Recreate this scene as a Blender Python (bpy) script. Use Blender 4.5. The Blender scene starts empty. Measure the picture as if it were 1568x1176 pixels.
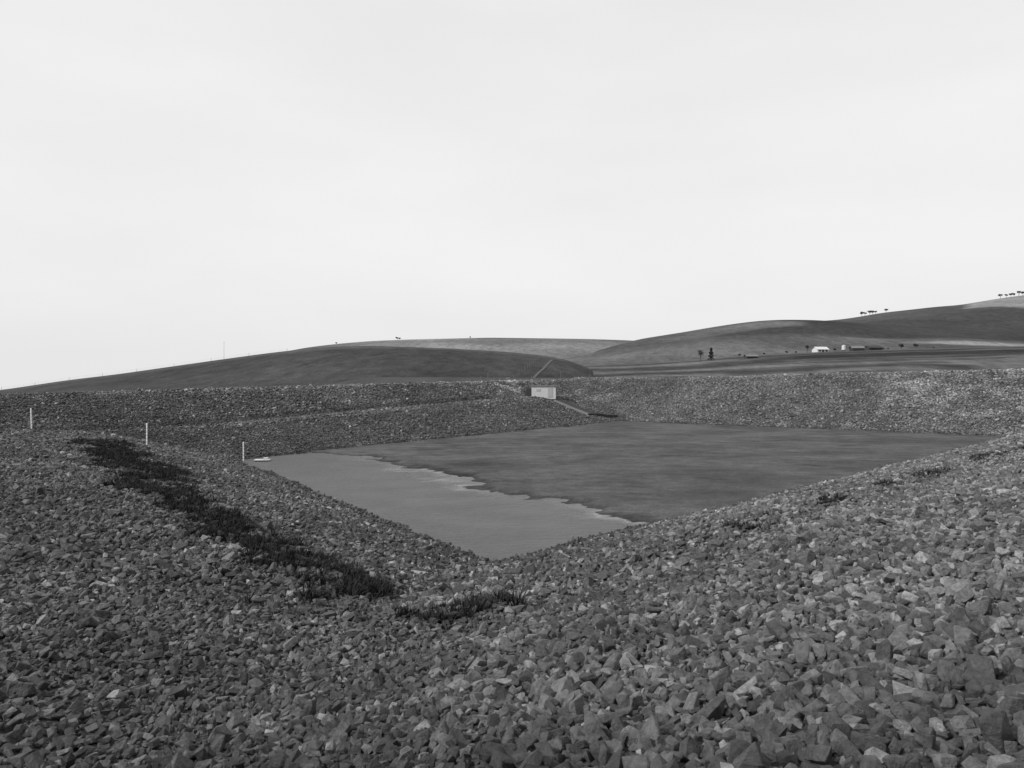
import bpy, bmesh, math, random
import numpy as np
from mathutils import Vector, Matrix
random.seed(7); rng=np.random.default_rng(11)
scene=bpy.context.scene
COL=scene.collection
CAMZ=7.0
# ------------------------------------------------------------------ noise
_tab=rng.random((256,256))
def vnoise(x,y):
    xi=np.floor(x).astype(int); yi=np.floor(y).astype(int)
    fx=x-xi; fy=y-yi
    fx=fx*fx*(3-2*fx); fy=fy*fy*(3-2*fy)
    a=_tab[xi&255,yi&255]; b=_tab[(xi+1)&255,yi&255]
    c=_tab[xi&255,(yi+1)&255]; d=_tab[(xi+1)&255,(yi+1)&255]
    return (a*(1-fx)+b*fx)*(1-fy)+(c*(1-fx)+d*fx)*fy
def fbm(x,y,o=4):
    s=0;a=.5;t=0
    for i in range(o):
        s=s+a*vnoise(x*2**i+17.3*i,y*2**i+5.1*i); t+=a; a*=.5
    return s/t
# ------------------------------------------------------------------ basin
N=np.array([-0.8,27.4]);L=np.array([-22.6,60.6]);F=np.array([15.8,108.7]);R=np.array([54.4,82.2])
cen=(N+L+F+R)/4
def side(A,B):
    d=(B-A)/np.linalg.norm(B-A); n=np.array([d[1],-d[0]])
    if np.dot(cen-A,n)>0: n=-n
    return A,d,n
S_NL=side(N,L);S_NR=side(N,R);S_LF=side(L,F);S_FR=side(F,R)
def ea(S,x,y):
    A,d,n=S
    return (x-A[0])*n[0]+(y-A[1])*n[1],(x-A[0])*d[0]+(y-A[1])*d[1]
def lerp(a,b,t): return a+(b-a)*np.clip(t,0,1)
def all_e(x,y): return [ea(S,x,y) for S in (S_NL,S_NR,S_LF,S_FR)]
def basin(x,y):
    (e1,a1),(e2,a2),(e3,a3),(e4,a4)=all_e(x,y)
    w=(fbm(x*.25,y*.25,3)-.5)*1.2
    e1=e1+w*.7; e2=e2+w*.6; e3=e3+w*.7; e4=e4+w*.8
    s1=lerp(.17,.09,(a1+10)/56)
    p1=np.where(e1<8.4,.262*e1,np.where(e1<9.8,2.2+.05*(e1-8.4),2.27+s1*(e1-9.8)))
    p1=np.minimum(p1,4.8)
    p2=np.where(e2<8.4,.262*e2,np.where(e2<9.6,2.2+.06*(e2-8.4),2.27+.292*(e2-9.6)))
    p2=np.minimum(p2,5.28+.004*np.maximum(e2-20,0))
    eb=lerp(8.4,13.0,a3/52); zb=.262*eb; rim=lerp(5.13,5.82,(a3+10)/74)
    p3=np.where(e3<eb,.262*e3,np.where(e3<eb+1.6,zb-.04*(e3-eb),zb-.06+(rim-zb+.06)/(20-eb-1.6)*(e3-eb-1.6)))
    p3=np.where(e3>20,rim-.12*np.maximum(e3-23,0),np.minimum(p3,rim))
    rim4=np.where(a4<26,lerp(6.2,6.95,(a4)/26),lerp(6.95,7.5,(a4-26)/22))
    p4=rim4/20*e4
    p4=np.where(e4>20,rim4-.14*np.maximum(e4-23,0),p4)
    k=.14
    H=np.stack([p1,p2,p3,p4]); m=H.max(0)
    h=m+k*np.log(np.exp((H-m)/k).sum(0))
    return np.maximum(h,-1.6)
def ground_z(x,y):
    r=np.hypot(x,y)
    far=2-.03*(r-150)
    b=basin(x,y)
    (e1,a1),(e2,a2),(e3,a3),(e4,a4)=all_e(x,y)
    eo=np.maximum(e3,e4)
    z=np.where(eo>23,np.maximum(np.minimum(b,8),far),b)
    return np.where(r>170,far,z)
# ------------------------------------------------------------------ hills
def U(px): return (px-784)/1150.
HILLS=[
 dict(D=345.,foot=140.,zf=2.0,back=.03,pts=[(-300,640),(500,612),(640,585),(720,573),(800,564),(900,560),(1000,555),(1100,548),(1250,539),(1400,534),(1568,530),(2100,522)]),
 dict(D=300.,foot=136.,zf=0.5,back=.12,pts=[(-900,640),(-400,622),(-200,610),(0,597.5),(100,582.5),(180,573),(250,563),(320,553),(400,542),(450,536),(500,531),(560,529.5),(620,531),(700,534),(780,539),(830,544),(870,551),(900,562),(930,580),(1000,610)]),
 dict(D=720.,foot=330.,zf=2.0,back=.1,pts=[(100,620),(300,566),(400,545),(470,532),(520,526),(570,522),(620,520),(750,517),(830,518),(900,519),(960,521),(1050,526),(1150,535),(1300,560)]),
 dict(D=600.,foot=300.,zf=6.0,back=.1,pts=[(700,600),(800,556),(850,548),(900,540),(940,529),(980,519),(1050,508),(1090,501),(1130,495),(1165,491),(1200,489.5),(1240,490),(1280,492),(1330,496),(1400,500),(1568,506),(2100,512)]),
 dict(D=1000.,foot=520.,zf=20.0,back=.1,pts=[(1050,530),(1150,505),(1230,493),(1280,490),(1310,486),(1350,479),(1400,473.5),(1430,470),(1470,467),(1500,462),(1530,457),(1568,452),(1700,436),(2200,410)]),
]
for h in HILLS:
    us=np.array([U(p[0]) for p in h['pts']]); zs=np.array([CAMZ+(572-p[1])/1150.*h['D'] for p in h['pts']])
    uu=np.linspace(us[0],us[-1],600); zz=np.interp(uu,us,zs)
    k=np.hanning(27);k/=k.sum(); zp=np.pad(zz,13,mode='edge'); h['u']=uu;h['z']=np.convolve(zp,k,'valid')
def hill_z(i,u,d):
    h=HILLS[i]; zr=np.interp(u,h['u'],h['z'])
    t=(d-h['foot'])/(h['D']-h['foot'])
    g0=(h['zf']-7)/h['foot']; g1=(zr-7)/h['D']
    front=7+d*(g0+(g1-g0)*np.sin(np.pi/2*np.clip(t,0,1)))
    front=front+(fbm(u*d*.012+i*9,d*.012,3)-.5)*5*np.clip(t,0,1)*(1-np.clip(t,0,1))*4*(.25+i*.15)
    z=np.where(d<=h['D'],front,zr-(d-h['D'])*h['back']-((d-h['D'])/200.)**2)
    return np.where(t<0,h['zf']+t*60,z)
def surf(x,y):
    x=np.asarray(x,float);y=np.asarray(y,float)
    z=ground_z(x,y)
    if np.all(y>60):
        for i in range(len(HILLS)):
            h=HILLS[i]; u=x/y
            z=np.where((y>h['foot'])&(u>h['u'][0])&(u<h['u'][-1]),np.maximum(z,hill_z(i,u,y)),z)
    return z
def sz(x,y): return float(surf(np.array([x]),np.array([y]))[0])
# ------------------------------------------------------------------ mesh helpers
def grid_mesh(name,X,Y,Z,mat,wrap=False,attrs=None,smooth=True):
    n,m=X.shape
    co=np.stack([X,Y,Z],-1).reshape(-1,3)
    idx=np.arange(n*m).reshape(n,m)
    if wrap: idx=np.concatenate([idx,idx[:, :1]],1)
    q=np.stack([idx[:-1,:-1],idx[:-1,1:],idx[1:,1:],idx[1:,:-1]],-1).reshape(-1,4)
    me=bpy.data.meshes.new(name)
    me.vertices.add(len(co)); me.vertices.foreach_set('co',co.astype(np.float32).ravel())
    me.loops.add(q.size); me.loops.foreach_set('vertex_index',q.astype(np.int32).ravel())
    me.polygons.add(len(q)); me.polygons.foreach_set('loop_start',np.arange(0,q.size,4,dtype=np.int32))
    me.polygons.foreach_set('loop_total',np.full(len(q),4,dtype=np.int32))
    me.update(calc_edges=True); me.validate()
    if smooth: me.polygons.foreach_set('use_smooth',np.ones(len(me.polygons),bool))
    for k,v in (attrs or {}).items():
        a=me.attributes.new(k,'FLOAT','POINT'); a.data.foreach_set('value',np.asarray(v,np.float32).ravel())
    me.materials.append(mat)
    ob=bpy.data.objects.new(name,me); COL.objects.link(ob); return ob
def flip_up(ob):
    me=ob.data
    if len(me.polygons) and me.polygons[len(me.polygons)//2].normal.z<0: me.flip_normals()
# ------------------------------------------------------------------ materials
class NT:
    def __init__(s,mat): s.t=mat.node_tree; s.n=s.t.nodes; s.l=s.t.links
    def new(s,ty,**kw):
        nd=s.n.new(ty)
        for k,v in kw.items(): setattr(nd,k,v)
        return nd
    def link(s,a,b): s.l.new(a,b)
    def math(s,op,a,b=None,c=None):
        nd=s.new('ShaderNodeMath',operation=op)
        for i,v in enumerate((a,b,c)):
            if v is None: continue
            if isinstance(v,(int,float)): nd.inputs[i].default_value=v
            else: s.link(v,nd.inputs[i])
        return nd.outputs[0]
    def noise(s,vec,scale,detail=4,rough=.55):
        nd=s.new('ShaderNodeTexNoise'); nd.inputs['Scale'].default_value=scale; nd.inputs['Detail'].default_value=detail
        nd.inputs['Roughness'].default_value=rough; s.link(vec,nd.inputs['Vector']); return nd.outputs['Fac']
    def mapr(s,v,a,b,c,d):
        nd=s.new('ShaderNodeMapRange'); s.link(v,nd.inputs[0])
        for i,x in enumerate((a,b,c,d)): nd.inputs[i+1].default_value=x
        return nd.outputs[0]
    def attr(s,name,ty='GEOMETRY'):
        nd=s.new('ShaderNodeAttribute',attribute_type=ty,attribute_name=name); return nd.outputs['Fac']
    def pos(s,scale=None):
        g=s.new('ShaderNodeNewGeometry'); o=g.outputs['Position']
        if scale:
            m=s.new('ShaderNodeMapping'); m.inputs['Scale'].default_value=scale; s.link(o,m.inputs['Vector']); o=m.outputs[0]
        return o
    def bump(s,h,strength,dist):
        b=s.new('ShaderNodeBump'); b.inputs['Strength'].default_value=strength; b.inputs['Distance'].default_value=dist
        s.link(h,b.inputs['Height']); return b.outputs[0]
def mat_new(name,rough=.9,spec=.3):
    m=bpy.data.materials.new(name); m.use_nodes=True
    t=NT(m); b=m.node_tree.nodes['Principled BSDF']; b.inputs['Roughness'].default_value=rough; b.inputs['Specular IOR Level'].default_value=spec
    return m,t,b
def simple(name,val,rough=.85,var=.25,scale=6,spec=.25):
    m,t,b=mat_new(name,rough,spec)
    f=t.noise(t.pos(),scale,5,.6); v=t.mapr(f,.25,.75,val*(1-var),val*(1+var))
    t.link(v,b.inputs['Base Color']); t.link(t.bump(f,.3,.02),b.inputs['Normal']); return m
# rocks
m_rock,t,b=mat_new('riprap_stone',.72,.42)
tone=t.attr('tone','INSTANCER')
f=t.noise(t.pos(),16,6,.72)
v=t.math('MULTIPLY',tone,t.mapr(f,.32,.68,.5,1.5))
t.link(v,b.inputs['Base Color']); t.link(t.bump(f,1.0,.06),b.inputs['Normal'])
# ground
m_ground,t,b=mat_new('stony_earth',.95,.15)
zone=t.attr('riprap'); dk=t.attr('dark')
vo=t.new('ShaderNodeTexVoronoi'); vo.inputs['Scale'].default_value=8; t.link(t.pos(),vo.inputs['Vector'])
bw=t.new('ShaderNodeRGBToBW'); t.link(vo.outputs['Color'],bw.inputs[0])
rc=t.mapr(bw.outputs[0],.1,.9,.02,.075)
big=t.noise(t.pos(),.12,5,.6); fine=t.noise(t.pos(),3,6,.7)
gr=t.math('MULTIPLY',t.mapr(big,.3,.7,.035,.06),t.mapr(fine,.3,.7,.6,1.4))
mx=t.new('ShaderNodeMix',data_type='FLOAT'); t.link(zone,mx.inputs[0]); t.link(gr,mx.inputs[2]); t.link(rc,mx.inputs[3])
v=t.math('MULTIPLY',mx.outputs[0],t.mapr(dk,0,1,1,.4))
t.link(v,b.inputs['Base Color']); t.link(t.bump(vo.outputs['Distance'],.6,.08),b.inputs['Normal'])
# hills
m_hill,t,b=mat_new('pasture',1.0,.05)
tone=t.attr('tone'); n1=t.noise(t.pos((1,.6,1)),.02,5,.6); n2=t.noise(t.pos((1,.45,1)),.22,6,.72); n3=t.noise(t.pos(),1.6,4,.7)
v=t.math('MULTIPLY',tone,t.mapr(n1,.3,.7,.75,1.25)); v=t.math('MULTIPLY',v,t.mapr(n2,.3,.7,.62,1.38)); v=t.math('MULTIPLY',v,t.mapr(n3,.3,.7,.66,1.34))
t.link(v,b.inputs['Base Color']); t.link(t.bump(n2,.7,1.0),b.inputs['Normal'])
# water
m_water,t,b=mat_new('water',.18,.5)
b.inputs['IOR'].default_value=1.33
calm=t.attr('calm')
n1=t.noise(t.pos((1,2.2,1)),1.3,4,.6); n2=t.noise(t.pos((1,2.0,1)),6,3,.6)
hh=t.math('ADD',n1,t.math('MULTIPLY',n2,.4))
bp=t.new('ShaderNodeBump'); bp.inputs['Distance'].default_value=.14; t.link(hh,bp.inputs['Height']); t.link(t.mapr(calm,0,1,.7,.1),bp.inputs['Strength'])
t.link(bp.outputs[0],b.inputs['Normal'])
t.link(t.mapr(t.noise(t.pos((1,1.8,1)),.25,4),.3,.7,.062,.088),b.inputs['Base Color'])
t.link(t.mapr(calm,0,1,.28,.12),b.inputs['Roughness'])
t.link(t.mapr(calm,0,1,.15,.55),b.inputs['Specular IOR Level'])
# mud
m_mud,t,b=mat_new('silt',.8,.12)
n1=t.noise(t.pos((.75,1,1)),.15,6,.62); n2=t.noise(t.pos((.7,1,1)),.7,6,.75); n3=t.noise(t.pos(),6,5,.8); n4=t.noise(t.pos((.6,1,1)),.34,4,.6)
v=t.mapr(n1,.40,.58,.058,.092); v=t.math('MULTIPLY',v,t.mapr(n2,.32,.68,.66,1.34)); v=t.math('MULTIPLY',v,t.mapr(n3,.3,.7,.55,1.45))
v=t.math('MULTIPLY',v,t.mapr(n4,.34,.42,.62,1.0))
ed=t.attr('edge'); v=t.math('MULTIPLY',v,t.mapr(ed,0,1,1,.4))
t.link(v,b.inputs['Base Color']); t.link(t.bump(t.math('ADD',n3,n2),.9,.14),b.inputs['Normal'])
m_weed=simple('weed_leaf',.013,.9,.5,3)
m_white=simple('white_paint',.72,.6,.1,8)
m_conc=simple('pale_concrete',.5,.85,.15,3)
m_dark=simple('dark_timber',.04,.85,.3,6)
m_grey=simple('weathered_timber',.14,.85,.3,8)
m_roof=simple('galvanised_iron',.5,.5,.15,2,.5)
m_leaf=simple('foliage',.04,.9,.5,1.5)
m_bark=simple('bark',.07,.9,.3,8)
m_track=simple('pale_earth',.07,.95,.5,.6)
# ------------------------------------------------------------------ ground sheet
th=np.concatenate([np.arange(-180,-56,3.),np.arange(-56,56,.26),np.arange(56,180,3.)])*math.pi/180
rr=np.concatenate([np.exp(np.linspace(math.log(.3),math.log(190),620)),np.exp(np.linspace(math.log(200),math.log(9000),60))])
TH,RR=np.meshgrid(th,rr); X=RR*np.sin(TH);Y=RR*np.cos(TH)
Z=ground_z(X,Y)
E=all_e(X,Y)
def weed_density(x,y):
    (e1,a1),(e2,a2),(e3,a3),(e4,a4)=all_e(x,y)
    nn=fbm(x*.5+3,y*.5,3); n2=fbm(x*2.3,y*2.3+9,3); n3=fbm(x*.9+70,y*.9,3)
    c=lerp(8.9,9.5,(a1+8)/44)+.5*np.clip((a1-4)/6,0,1)*np.clip((16-a1)/8,0,1)
    d1=np.abs(e1-c+(nn-.5)*2.6)+(n2-.5)*2.0
    wid=lerp(1.15,1.55,(a1+8)/30)+.3*np.sin(a1*.8)
    m1=np.clip((wid-d1)/.6,0,1)*(a1>-8.0)*(a1<36)*(e2<9.0)
    m1=m1*np.clip((n3-.30)*7+ (a1>18)*.6,.1,1)
    d2=np.abs(e2-8.9+(nn-.5)*1.4)+(n2-.5)*1.4
    m2=np.clip((.75-d2)/.5,0,1)*(((a2>-10.0)&(a2<-7.6)&(e1<10.2))*.75+((a2>2)&(a2<42)&(e1<8.6))*.45*np.clip((nn-.5)*6,0,1))
    return np.clip(m1+m2,0,1)
def rip_mask():
    (e1,a1),(e2,a2),(e3,a3),(e4,a4)=E
    return ((e3<20.5)&(e4<20.5)).astype(float)
G=grid_mesh('ground',X,Y,Z,m_ground,wrap=True,attrs={'riprap':rip_mask(),'dark':weed_density(X,Y)})
flip_up(G)
# ------------------------------------------------------------------ hills meshes
def tone_fn(i,u,t):  # base tones of the farther hills are lightened to stand in for aerial haze
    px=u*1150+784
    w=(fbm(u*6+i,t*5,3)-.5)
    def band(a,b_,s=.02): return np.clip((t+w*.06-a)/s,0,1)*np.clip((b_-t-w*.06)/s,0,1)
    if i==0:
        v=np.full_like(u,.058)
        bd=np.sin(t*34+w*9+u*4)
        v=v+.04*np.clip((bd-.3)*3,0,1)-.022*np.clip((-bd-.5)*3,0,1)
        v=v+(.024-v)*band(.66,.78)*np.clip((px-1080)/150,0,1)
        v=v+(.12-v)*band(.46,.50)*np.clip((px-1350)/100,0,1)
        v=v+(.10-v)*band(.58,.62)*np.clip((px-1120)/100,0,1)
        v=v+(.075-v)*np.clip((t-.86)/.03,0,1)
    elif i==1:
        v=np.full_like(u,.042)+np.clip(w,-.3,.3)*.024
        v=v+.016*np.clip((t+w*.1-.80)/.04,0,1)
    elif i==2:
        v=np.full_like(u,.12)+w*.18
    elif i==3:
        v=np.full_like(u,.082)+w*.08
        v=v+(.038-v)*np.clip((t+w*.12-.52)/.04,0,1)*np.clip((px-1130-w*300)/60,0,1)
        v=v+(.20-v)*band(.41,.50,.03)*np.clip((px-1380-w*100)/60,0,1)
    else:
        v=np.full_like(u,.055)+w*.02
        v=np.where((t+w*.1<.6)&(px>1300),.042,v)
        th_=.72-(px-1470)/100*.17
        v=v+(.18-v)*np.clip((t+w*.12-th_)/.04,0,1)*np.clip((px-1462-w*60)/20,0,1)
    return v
for i,h in enumerate(HILLS):
    uu=np.linspace(h['u'][0],h['u'][-1],420)
    tt=np.concatenate([np.linspace(-.04,1,150),np.linspace(1.01,1.8,24)])
    dd=h['foot']+tt*(h['D']-h['foot'])
    UU,DD=np.meshgrid(uu,dd); TT=np.repeat(tt[:,None],len(uu),1)
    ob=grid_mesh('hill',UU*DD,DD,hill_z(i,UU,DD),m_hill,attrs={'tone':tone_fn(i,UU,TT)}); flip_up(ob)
# ------------------------------------------------------------------ water and silt
gx=np.arange(-30,62,.3); gy=np.arange(20,116,.3); GX,GY=np.meshgrid(gx,gy)
by=np.array([20,30,34.5,36.1,38.7,40.7,43.5,45.7,50.9,55.1,60.5,63.9,65.4,72,90]); bx=np.array([30,12,7.1,5.5,3.9,2.3,.6,-1.35,-4.2,-6.9,-10.2,-13.0,-17,-25,-30])
def sdm(x,y):
    s=(x-np.interp(y,by,bx))*.65
    return s+(fbm(x*.35,y*.35,4)-.5)*2.8+(fbm(x*1.4+8,y*1.4,3)-.5)*2.0
SD=sdm(GX,GY)
MZ=np.clip(SD*.16,-.6,.10)+.04*(fbm(GX*.3,GY*.3,4)-.5)*np.clip(SD,0,1)
calm=np.exp(-((SD+.3)/.55)**2)*(SD<.5)*np.clip(fbm(GX*.2,GY*.2+50,2)*2.4-.4,0,1)
W=grid_mesh('water',GX,GY,0*GX,m_water,attrs={'calm':calm}); flip_up(W)
M=grid_mesh('mud_flat',GX,GY,MZ,m_mud,attrs={'edge':np.clip(1-SD/.9,0,1)}); flip_up(M)
# ------------------------------------------------------------------ template collections
def hidden_collection(name): return bpy.data.collections.new(name)
rocks=hidden_collection('stone_shapes')
for k in range(18):
    bm=bmesh.new(); flat=random.uniform(.45,.85); lng=random.uniform(.6,.95)
    for a in (-1,1):
        for b_ in (-1,1):
            for c in (-1,1):
                bm.verts.new((a*.43*random.uniform(.4,1.1),b_*.43*lng*random.uniform(.4,1.1),c*.43*flat*random.uniform(.5,1.1)))
    for j in range(random.randint(2,6)):
        v=Vector((random.gauss(0,1),random.gauss(0,1),random.gauss(0,1))).normalized()*.54
        bm.verts.new((v.x,v.y*lng,v.z*flat))
    r=bmesh.ops.convex_hull(bm,input=bm.verts)
    bmesh.ops.delete(bm,geom=[g for g in r['geom_interior'] if isinstance(g,bmesh.types.BMVert)],context='VERTS')
    bmesh.ops.dissolve_limit(bm,angle_limit=.25,verts=bm.verts[:],edges=bm.edges[:])
    bmesh.ops.bevel(bm,geom=bm.edges[:],offset=.018,segments=1,affect='EDGES')
    me=bpy.data.meshes.new('stone'); bm.to_mesh(me); bm.free(); me.materials.append(m_rock)
    rocks.objects.link(bpy.data.objects.new('stone_shape',me))
tufts=hidden_collection('weed_shapes')
for k in range(4):
    bm=bmesh.new()
    for j in range(24):
        a=random.uniform(0,6.28); r0=random.uniform(0,.14); h=random.uniform(.06,.22); ln=random.uniform(.05,.2); w=random.uniform(.006,.014)
        c=Vector((r0*math.cos(a),r0*math.sin(a),0)); o=Vector((math.cos(a),math.sin(a),0)); s=Vector((-o.y,o.x,0))*w
        vs=[bm.verts.new(c-s),bm.verts.new(c+s),bm.verts.new(c+o*ln*.4+s*.8+Vector((0,0,h*.6))),bm.verts.new(c+o*ln*.4-s*.8+Vector((0,0,h*.6))),bm.verts.new(c+o*ln+Vector((0,0,h)))]
        bm.faces.new(vs[:4]); bm.faces.new((vs[3],vs[2],vs[4]))
    me=bpy.data.meshes.new('tuft'); bm.to_mesh(me); bm.free(); me.materials.append(m_weed)
    tufts.objects.link(bpy.data.objects.new('weed_shape',me))
def scatter(name,P,rot,scl,tone,coll):
    n=len(P); me=bpy.data.meshes.new(name); me.vertices.add(n); me.vertices.foreach_set('co',P.astype(np.float32).ravel())
    a=me.attributes.new('rot','FLOAT_VECTOR','POINT'); a.data.foreach_set('vector',rot.astype(np.float32).ravel())
    a=me.attributes.new('scl','FLOAT_VECTOR','POINT'); a.data.foreach_set('vector',scl.astype(np.float32).ravel())
    a=me.attributes.new('tone','FLOAT','POINT'); a.data.foreach_set('value',tone.astype(np.float32))
    ob=bpy.data.objects.new(name,me); COL.objects.link(ob)
    ng=bpy.data.node_groups.new(name+'_nodes','GeometryNodeTree')
    ng.interface.new_socket('Geometry',in_out='INPUT',socket_type='NodeSocketGeometry'); ng.interface.new_socket('Geometry',in_out='OUTPUT',socket_type='NodeSocketGeometry')
    gi=ng.nodes.new('NodeGroupInput');go=ng.nodes.new('NodeGroupOutput')
    ip=ng.nodes.new('GeometryNodeInstanceOnPoints'); ci=ng.nodes.new('GeometryNodeCollectionInfo')
    ci.inputs['Collection'].default_value=coll; ci.inputs['Separate Children'].default_value=True; ci.inputs['Reset Children'].default_value=True
    ra=ng.nodes.new('GeometryNodeInputNamedAttribute');ra.data_type='FLOAT_VECTOR';ra.inputs['Name'].default_value='rot'
    sa=ng.nodes.new('GeometryNodeInputNamedAttribute');sa.data_type='FLOAT_VECTOR';sa.inputs['Name'].default_value='scl'
    ng.links.new(gi.outputs[0],ip.inputs['Points']);ng.links.new(ci.outputs[0],ip.inputs['Instance']);ip.inputs['Pick Instance'].default_value=True
    ng.links.new(ra.outputs['Attribute'],ip.inputs['Rotation']);ng.links.new(sa.outputs['Attribute'],ip.inputs['Scale']);ng.links.new(ip.outputs[0],go.inputs[0])
    md=ob.modifiers.new('scatter','NODES'); md.node_group=ng; return ob
# ------------------------------------------------------------------ rocks
def jgrid(x0,x1,y0,y1,s):
    a,b_=np.meshgrid(np.arange(x0,x1,s),np.arange(y0,y1,s)); a=a.ravel();b_=b_.ravel()
    return a+rng.uniform(-.5,.5,a.size)*s*1.2,b_+rng.uniform(-.5,.5,a.size)*s*1.2
parts=[]
for (y0,y1,s,x0,x1) in ((-3,16,.088,-15,15),(16,45,.112,-42,40),(45,75,.145,-64,62),(75,140,.18,-80,105)):
    x,y=jgrid(x0,x1,y0,y1,s)
    k=(np.abs(x)<np.maximum(y,0)*.74+3.5)
    x=x[k];y=y[k]
    (e1,a1),(e2,a2),(e3,a3),(e4,a4)=all_e(x,y)
    em=np.maximum(np.maximum(e1,e2),np.maximum(e3,e4))
    k=(em>-.9)&(e3<20.6)&(e4<20.6)
    x=x[k];y=y[k]; parts.append((x,y,np.full(x.size,s)))
x=np.concatenate([p[0] for p in parts]);y=np.concatenate([p[1] for p in parts]);s=np.concatenate([p[2] for p in parts])
z=ground_z(x,y)
(e1,a1),(e2,a2),(e3,a3),(e4,a4)=all_e(x,y)
k=z>-.12; x,y,z,s,e1,e2,e3,e4,a1,a2,a3,a4=[q[k] for q in (x,y,z,s,e1,e2,e3,e4,a1,a2,a3,a4)]
n=x.size
size=s*np.exp(rng.normal(.27,.36,n)*np.where(y>60,.8,1)); size=np.clip(size,s*.5,s*2.4)
near=(y<25)
bigr=rng.random(n)<np.where(near,.05,.01); size=np.where(bigr,size*1.5,size)
size=np.where((e3>0)&(e3<8)&(y>60),size*.85,size)
scl=np.stack([size*rng.uniform(.9,1.45,n),size*rng.uniform(.75,1.15,n),size*rng.uniform(.7,1.2,n)],-1)
tl=np.where(y<45,.58,.38)
rot=np.stack([rng.normal(0,1,n)*tl,rng.normal(0,1,n)*tl,rng.uniform(0,6.283,n)],-1)
big=fbm(x*.13,y*.13,4); med=fbm(x*.6+30,y*.6,4)
u=x/np.maximum(y,1.5)
sp=np.where(y<45,.42,.28)
tone=.071*np.exp(rng.normal(0,1,n)*sp)*(.55+.9*med)*(.55+.9*big)
tone*=lerp(.80,1.22,(u+.45)/1.1)  # side light painted into stone tone: shaded on the left, lit on the right
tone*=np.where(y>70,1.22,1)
pb=.05+.22*np.clip((med-.48)*3,0,1)+.08*np.clip((u-.05)*2,0,1)
pb*=np.where(e1>8.5,.55,1)
br=rng.random(n)<pb
tone=np.where(br,rng.uniform(.11,.28,n),tone)
tone=np.where((e4>5)&(a4>33)&(med>.47),tone*1.35,tone)
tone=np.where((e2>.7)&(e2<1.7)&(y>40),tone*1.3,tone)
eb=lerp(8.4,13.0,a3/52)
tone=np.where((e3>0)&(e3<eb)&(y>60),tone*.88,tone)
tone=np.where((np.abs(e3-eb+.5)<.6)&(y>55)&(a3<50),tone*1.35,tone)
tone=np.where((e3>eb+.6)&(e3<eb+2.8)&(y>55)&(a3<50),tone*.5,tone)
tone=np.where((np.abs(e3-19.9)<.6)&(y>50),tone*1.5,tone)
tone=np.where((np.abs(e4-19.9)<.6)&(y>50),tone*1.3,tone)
tone=np.where((np.abs(x+1.2)<2.6)&(np.abs(y-119)<3.2)&(med>.44),np.maximum(tone*2.3,.16),tone)
tone=np.where(((x-15.5)/2.5)**2+((y-121)/2.5)**2<1,tone*1.6,tone)
wd=weed_density(x,y)
tone=tone*(1-.78*wd)
em=np.maximum(np.maximum(e1,e2),np.maximum(e3,e4))
tone=np.where(em<.6,tone*.6,tone)
P=np.stack([x,y,z+size*rng.uniform(-.15,.35,n)],-1)
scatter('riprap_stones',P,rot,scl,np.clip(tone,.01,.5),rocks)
# weeds
x,y=jgrid(-45,50,8,75,.15); k=rng.random(x.size)<weed_density(x,y)*.8; x=x[k];y=y[k]; n=x.size
sc=rng.uniform(.5,1.35,n)
scatter('weeds',np.stack([x,y,ground_z(x,y)+.03],-1),np.stack([rng.normal(0,.25,n),rng.normal(0,.25,n),rng.uniform(0,6.28,n)],-1),np.stack([sc]*3,-1),np.ones(n),tufts)
# ------------------------------------------------------------------ primitives
def box(bm,c,s,mi=0,rotz=0,bev=0):
    r=bmesh.ops.create_cube(bm,size=1,matrix=Matrix.Translation(c)@Matrix.Rotation(rotz,4,'Z')@Matrix.Diagonal((*s,1)))
    fs={f for v in r['verts'] for f in v.link_faces}
    for f in fs: f.material_index=mi
    return r['verts']
def rod(bm,p,q,r0,r1,mi=0,seg=8):
    p=Vector(p);q=Vector(q);d=q-p; L_=d.length
    M_=Matrix.Translation((p+q)/2)@d.to_track_quat('Z','Y').to_matrix().to_4x4()
    r=bmesh.ops.create_cone(bm,cap_ends=True,segments=seg,radius1=r0,radius2=r1,depth=L_,matrix=M_)
    for f in {f for v in r['verts'] for f in v.link_faces}: f.material_index=mi
def obj(name,bm,mats,loc=(0,0,0),rotz=0,parent=None):
    me=bpy.data.meshes.new(name); bm.to_mesh(me); bm.free()
    for m in mats: me.materials.append(m)
    o=bpy.data.objects.new(name,me); COL.objects.link(o); o.location=loc; o.rotation_euler=(0,0,rotz)
    if parent: o.parent=parent
    return o
def empty(name,loc,rotz=0):
    o=bpy.data.objects.new(name,None); COL.objects.link(o); o.location=loc; o.rotation_euler=(0,0,rotz); return o
for (px,py,h,lean) in ((-37.2,58.2,1.65,.05),(-26.4,54.3,1.6,0.0),(-21.55,60.3,1.55,.01)):
    bm=bmesh.new()
    rod(bm,(0,0,-.4),(lean*-h,0,h),.055,.05,0,10)
    rod(bm,(lean*-h,0,h),(lean*-h,0,h+.06),.06,.02,0,10)
    for j in range(5): rod(bm,(-lean*(.3+j*.25),0,.28+j*.25),(-lean*(.3+j*.25),0,.30+j*.25),.058,.058,1,10)
    rod(bm,(0,0,-.1),(0,0,.12),.12,.09,1,10)
    obj('marker_post',bm,[m_white,m_grey],(px,py,max(sz(px,py),-.1)))
bm=bmesh.new()
for j in range(5): box(bm,(0,-.3+j*.15,.06),(1.2,.13,.05),0)
box(bm,(-.45,0,.01),(.12,.8,.06),1); box(bm,(.45,0,.01),(.12,.8,.06),1); box(bm,(.25,.05,.16),(.35,.3,.14),0)
obj('wooden_raft',bm,[m_conc,m_dark],(-20.0,60.2,.03),.15)
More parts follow.
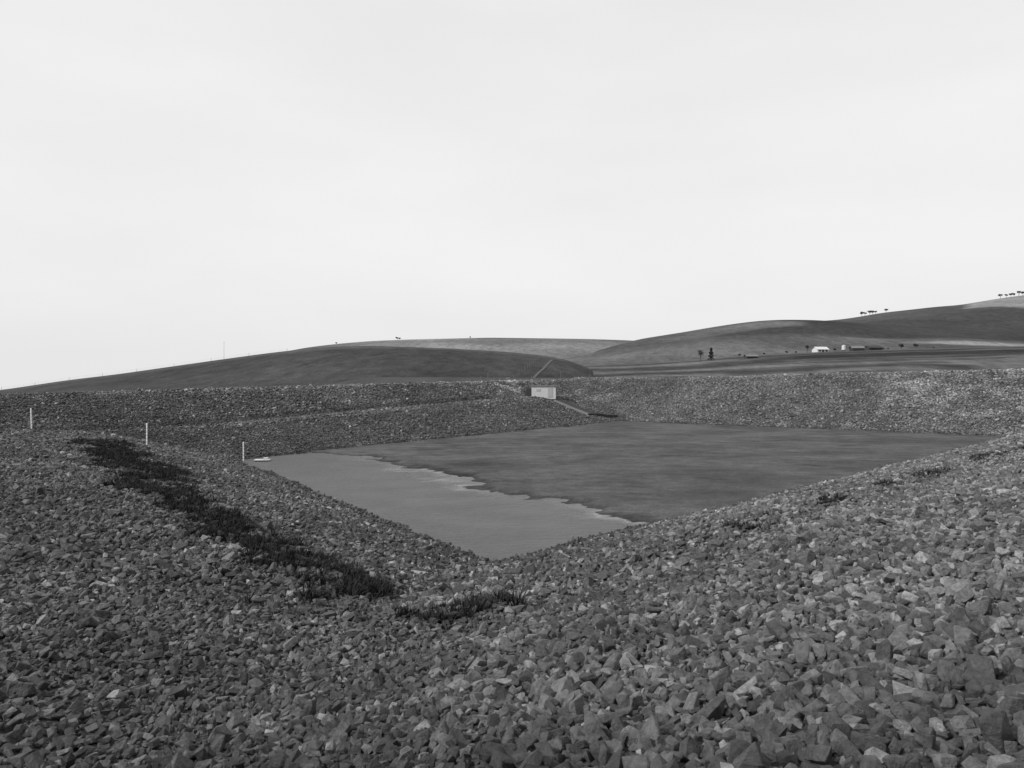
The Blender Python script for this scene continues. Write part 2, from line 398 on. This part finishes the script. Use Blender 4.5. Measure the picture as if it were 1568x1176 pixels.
# pump house
hx,hy=4.9,116.0; hz=sz(hx,hy)-.2
hut=empty('pump_house',(hx,hy,hz),-.05)
bm=bmesh.new(); box(bm,(0,0,.9),(3.7,2.6,2.0)); obj('walls',bm,[m_conc],parent=hut)
bm=bmesh.new(); box(bm,(0,0,1.95),(4.0,2.9,.12)); obj('roof_slab',bm,[m_grey],parent=hut)
bm=bmesh.new(); box(bm,(1.0,-1.31,.9),(.75,.05,1.5)); box(bm,(-.8,-1.31,1.25),(.6,.05,.4)); obj('door_and_vent',bm,[simple('faded_paint',.36)],parent=hut)
bm=bmesh.new(); box(bm,(-2.3,.2,.7),(.8,2.0,1.6)); obj('side_wall',bm,[m_dark],parent=hut)
def strip(name,pts,w,mat,lift,n=60):
    P_=[]
    pts=[Vector(p) for p in pts]
    seg=[(pts[i+1]-pts[i]).length for i in range(len(pts)-1)]; tot=sum(seg)
    for j in range(n+1):
        s_=tot*j/n; i=0
        while i<len(seg)-1 and s_>seg[i]: s_-=seg[i]; i+=1
        P_.append(pts[i].lerp(pts[i+1],min(1,s_/seg[i])))
    bm=bmesh.new(); prev=None
    for j,p in enumerate(P_):
        d=(P_[min(j+1,n)]-P_[max(j-1,0)]).normalized(); s2=Vector((-d.y,d.x))*w/2
        a=p-s2;b2=p+s2; za=sz(p.x,p.y)+lift
        vs=[bm.verts.new((a.x,a.y,za-.5)),bm.verts.new((a.x,a.y,za)),bm.verts.new((b2.x,b2.y,za)),bm.verts.new((b2.x,b2.y,za-.5))]
        if prev:
            for q in range(3): bm.faces.new((prev[q],prev[q+1],vs[q+1],vs[q]))
        prev=vs
    bmesh.ops.recalc_face_normals(bm,faces=bm.faces[:])
    return obj(name,bm,[mat])
ch=empty('outlet_channel',(0,0,0))
a=strip('kerb_near',[(6.4,113.6),(11.0,108.2)],.14,m_grey,.36); a.parent=ch
a=strip('channel_bed',[(6.9,114.0),(11.5,108.6)],.9,m_dark,.30); a.parent=ch
a=strip('kerb_far',[(7.5,114.4),(12.1,109.0),(15.5,110.6)],.22,m_dark,.46); a.parent=ch
strip('dirt_track',[(-1.0,142),(3,175),(9,220),(14,262)],.8,m_track,.08,80)
def fence(name,pts,step,h,r=.06,wires=3):
    bm=bmesh.new(); last=None
    pts=[Vector(p) for p in pts]
    for i in range(len(pts)-1):
        d=pts[i+1]-pts[i]; k=max(1,int(d.length/step))
        for j in range(k):
            p=pts[i]+d*(j/k); p=Vector((p.x+random.uniform(-.15,.15),p.y)); z0=sz(p.x,p.y)
            hh=h*random.uniform(.88,1.08); rod(bm,(p.x,p.y,z0-.3),(p.x+random.uniform(-.06,.06),p.y,z0+hh),r,r*.8,0,6)
            if last:
                for w in range(wires):
                    f_=(w+1)/(wires+.3); rod(bm,(last[0],last[1],last[2]+h*f_),(p.x,p.y,z0+h*f_),.008,.008,1,3)
            last=(p.x,p.y,z0)
    return obj(name,bm,[m_grey,m_dark])
fence('post_and_wire_fence',[(54,160),(78,164),(130,168)],4,1.3)
fence('post_and_wire_fence',[(-2,133),(20,143),(60,152)],5,1.2)
fence('post_and_wire_fence',[(-60,90),(-38,106),(-8,132),(-2,170),(10,262)],6,1.2)
fence('post_and_wire_fence',[(u_*298,298) for u_ in (-.68,-.5,-.35,-.25)],12,1.1,.06)
# ------------------------------------------------------------------ buildings
def gable(name,u_,d,w,l,h,rh,mw,mr,rotz=0):
    x_=u_*d; e=empty(name,(x_,d,sz(x_,d)-.3),rotz)
    bm=bmesh.new(); box(bm,(0,0,h/2),(w,l,h))
    for sx in (-1,1):
        vs=[bm.verts.new((sx*(w/2-.001),-l/2,h)),bm.verts.new((sx*(w/2-.001),l/2,h)),bm.verts.new((sx*(w/2-.001),0,h+rh))]
        bm.faces.new(vs)
    obj('walls',bm,[mw],parent=e)
    bm=bmesh.new()
    for sy in (-1,1):
        o=.35; k=rh/(l/2)
        a=[bm.verts.new(v) for v in ((-w/2-o,sy*(l/2+o),h-k*o+.06),(w/2+o,sy*(l/2+o),h-k*o+.06),(w/2+o,0,h+rh+.06),(-w/2-o,0,h+rh+.06))]
        f_=bm.faces.new(a)
    obj('roof',bm,[mr],parent=e)
    bm=bmesh.new()
    box(bm,(0,-l/2-.03,h*.42),(.9,.05,h*.8)); 
    for sx in (-.3,.3): box(bm,(sx*w,-l/2-.03,h*.55),(1.0,.05,.9*min(1,h/1.9)))
    obj('door_and_windows',bm,[m_dark],parent=e)
    if 'house' in name:
        bm=bmesh.new(); box(bm,(w*.25,l*.12,h+rh+.1),(.5,.5,1.0)); obj('chimney',bm,[m_grey],parent=e)
    return e
gable('farmhouse',U(1256),338,5.4,4.6,1.5,1.1,m_conc,m_roof,.15)
gable('farm_shed',U(1312),335,5,4,1.5,.9,m_dark,m_grey,-.1)
gable('farm_shed',U(1337),338,6,4,1.4,.8,m_dark,m_dark,.1)
gable('farm_shed',U(1150),300,4.5,3,1.1,.6,m_dark,m_grey,.1)
gable('machinery_shed',U(1308),158,3.4,2.4,1.5,.5,m_dark,m_dark,.1)
gable('lean_to_shed',U(1286),157,2.4,1.8,1.1,.35,m_grey,m_dark,-.1)
x_=U(1292)*336; bm=bmesh.new()
rod(bm,(0,0,.6),(0,0,2.4),.85,.85,0,20); rod(bm,(0,0,2.4),(0,0,2.8),.9,.08,0,20)
for a in range(4): rod(bm,(.6*math.cos(a*1.57+.7),.6*math.sin(a*1.57+.7),-.5),(.6*math.cos(a*1.57+.7),.6*math.sin(a*1.57+.7),.6),.1,.1,1)
obj('water_tank',bm,[m_roof,m_dark],(x_,336,sz(x_,336)))
x_=U(343)*296; bm=bmesh.new(); rod(bm,(0,0,-.5),(0,0,7.0),.06,.03,0); rod(bm,(-.4,0,6.5),(.4,0,6.5),.03,.03,0); obj('mast',bm,[m_grey],(x_,296,sz(x_,296)))
# ------------------------------------------------------------------ trees
def tree_bm(bm,base,h,kind='gum',leaf=.22,dens=1.0):
    b0=Vector(base); tips=[]
    if kind=='conifer':
        rod(bm,b0+Vector((0,0,-.4)),b0+Vector((0,0,h)),h*.035,h*.006,1)
        for j in range(int(520*dens)):
            t_=random.random()**.8; rr_=h*.26*(1-t_)**.6*(.75+.35*math.sin(t_*23)); a=random.uniform(0,6.28); q=random.uniform(.35,1)**.5*rr_
            tips.append((b0+Vector((q*math.cos(a),q*math.sin(a),h*(.06+.94*t_))),leaf*random.uniform(.5,1.1)))
        for j in range(14):
            t_=j/14; a=j*2.4; rod(bm,b0+Vector((0,0,h*(.1+.8*t_))),b0+Vector((h*.16*(1-t_)*math.cos(a),h*.16*(1-t_)*math.sin(a),h*(.14+.8*t_))),h*.008,h*.003,1,5)
    else:
        fork=b0+Vector((random.uniform(-.05,.05)*h,random.uniform(-.05,.05)*h,h*.33))
        rod(bm,b0+Vector((0,0,-.4)),fork,h*.045,h*.032,1)
        nb=6 if kind=='gum' else 9
        for j in range(nb):
            a=j*6.28/nb+random.uniform(-.3,.3); sp=(.32 if kind=='gum' else .15)*h*random.uniform(.6,1.1)
            e_=fork+Vector((sp*math.cos(a),sp*math.sin(a),h*random.uniform(.28,.6)))
            rod(bm,fork,e_,h*.02,h*.006,1,5)
            nl=int((70 if kind=='gum' else 26)*dens); cr=h*(.17 if kind=='gum' else .12)*random.uniform(.8,1.2)
            for q in range(nl):
                v=Vector((random.gauss(0,.5),random.gauss(0,.5),random.gauss(0,.38)))*cr
                tips.append((e_+v,leaf*random.uniform(.5,1.1)))
            for q in range(3):
                v=Vector((random.gauss(0,.5),random.gauss(0,.5),random.uniform(.1,.7)))*cr
                rod(bm,e_,e_+v,h*.006,h*.002,1,4)
    for c,s_ in tips:
        n_=Vector((random.gauss(0,1),random.gauss(0,1),random.gauss(0,1))).normalized(); t1=n_.orthogonal().normalized()*s_; t2=n_.cross(t1)*.7
        vs=[bm.verts.new(c+t1),bm.verts.new(c+t2),bm.verts.new(c-t1),bm.verts.new(c-t2)]
        f_=bm.faces.new(vs); f_.material_index=0
def tree(name,u_,d,h,kind,**kw):
    x_=u_*d; bm=bmesh.new(); tree_bm(bm,(0,0,0),h,kind,**kw); return obj(name,bm,[m_leaf,m_bark],(x_,d,sz(x_,d)-.1))
tree('poplar_tree',U(1072),300,5.0,'sparse',leaf=.17,dens=1.8)
tree('conifer_tree',U(1089),300,5.2,'conifer',leaf=.36)
tree('gum_tree',U(1236),330,3.4,'sparse',leaf=.2)
tree('gum_tree',U(1380),338,2.4,'gum',leaf=.28)
tree('gum_tree',U(1402),340,2.2,'gum',leaf=.28)
def tree_group(name,lst,leaf=.35):
    bm=bmesh.new()
    for (p,d,h) in lst:
        x_=U(p)*d; tree_bm(bm,(x_,d,sz(x_,d)-.1),h,'gum',leaf=leaf,dens=.5)
    obj(name,bm,[m_leaf,m_bark])
tree_group('distant_trees',[(p,random.uniform(322,342),random.uniform(.8,1.8)) for p in (1132,1143,1170,1205,1219,1278,1303,1322,1345,1352,1360,1430)],.22)
tree_group('distant_trees',[(p,998,random.uniform(3.5,6.5)) for p in (1320,1324,1332,1336,1341,1357,1532,1541,1548,1553,1560,1566)],.6)
tree_group('distant_trees',[(608,718,3.0),(612,718,2),(720,718,1.4),(515,710,1.4)],.5)
# ------------------------------------------------------------------ light
SUN_EL=math.radians(38); az=math.radians(-112)
sd=Vector((math.sin(az)*math.cos(SUN_EL),math.cos(az)*math.cos(SUN_EL),math.sin(SUN_EL)))
ld=bpy.data.lights.new('sun','SUN'); ld.energy=3.8; ld.angle=math.radians(1.5); ld.color=(1,1,1)
lo=bpy.data.objects.new('sun',ld); COL.objects.link(lo); lo.rotation_euler=sd.to_track_quat('Z','Y').to_euler(); lo.location=(-50,-20,60)
w=bpy.data.worlds.new('World'); scene.world=w; w.use_nodes=True
t=NT(w); bg=t.n['Background']; bg.inputs['Strength'].default_value=.1
tc=t.new('ShaderNodeTexCoord').outputs['Generated']
sx=t.new('ShaderNodeSeparateXYZ'); t.link(tc,sx.inputs[0])
cx=t.new('ShaderNodeCombineXYZ'); t.link(sx.outputs[0],cx.inputs[0]);t.link(sx.outputs[1],cx.inputs[1]);t.link(t.math('MAXIMUM',sx.outputs[2],.02),cx.inputs[2])
sky=t.new('ShaderNodeTexSky',sky_type='NISHITA'); sky.sun_disc=False; sky.sun_elevation=SUN_EL; sky.sun_rotation=az; sky.air_density=1.5; sky.dust_density=4
t.link(cx.outputs[0],sky.inputs[0])
bw=t.new('ShaderNodeRGBToBW'); t.link(sky.outputs[0],bw.inputs[0])
mp=t.new('ShaderNodeMapping'); mp.inputs['Scale'].default_value=(1,1,3.5); t.link(cx.outputs[0],mp.inputs['Vector'])
cl=t.noise(mp.outputs[0],1.6,5,.5)
v=t.math('ADD',t.math('MULTIPLY',t.math('MINIMUM',bw.outputs[0],12.0),.14),t.mapr(cl,.3,.7,7.6,8.4))
t.link(v,bg.inputs['Color'])
# ------------------------------------------------------------------ camera
cd=bpy.data.cameras.new('camera'); cd.sensor_width=36; cd.lens=1150/1568*36; cd.shift_y=-16/1568; cd.clip_end=20000; cd.clip_start=.05
co=bpy.data.objects.new('camera',cd); COL.objects.link(co); co.location=(0,0,CAMZ); co.rotation_euler=(math.radians(90),0,0)
scene.camera=co
scene.view_settings.view_transform='Standard'; scene.view_settings.look='None'; scene.view_settings.exposure=0
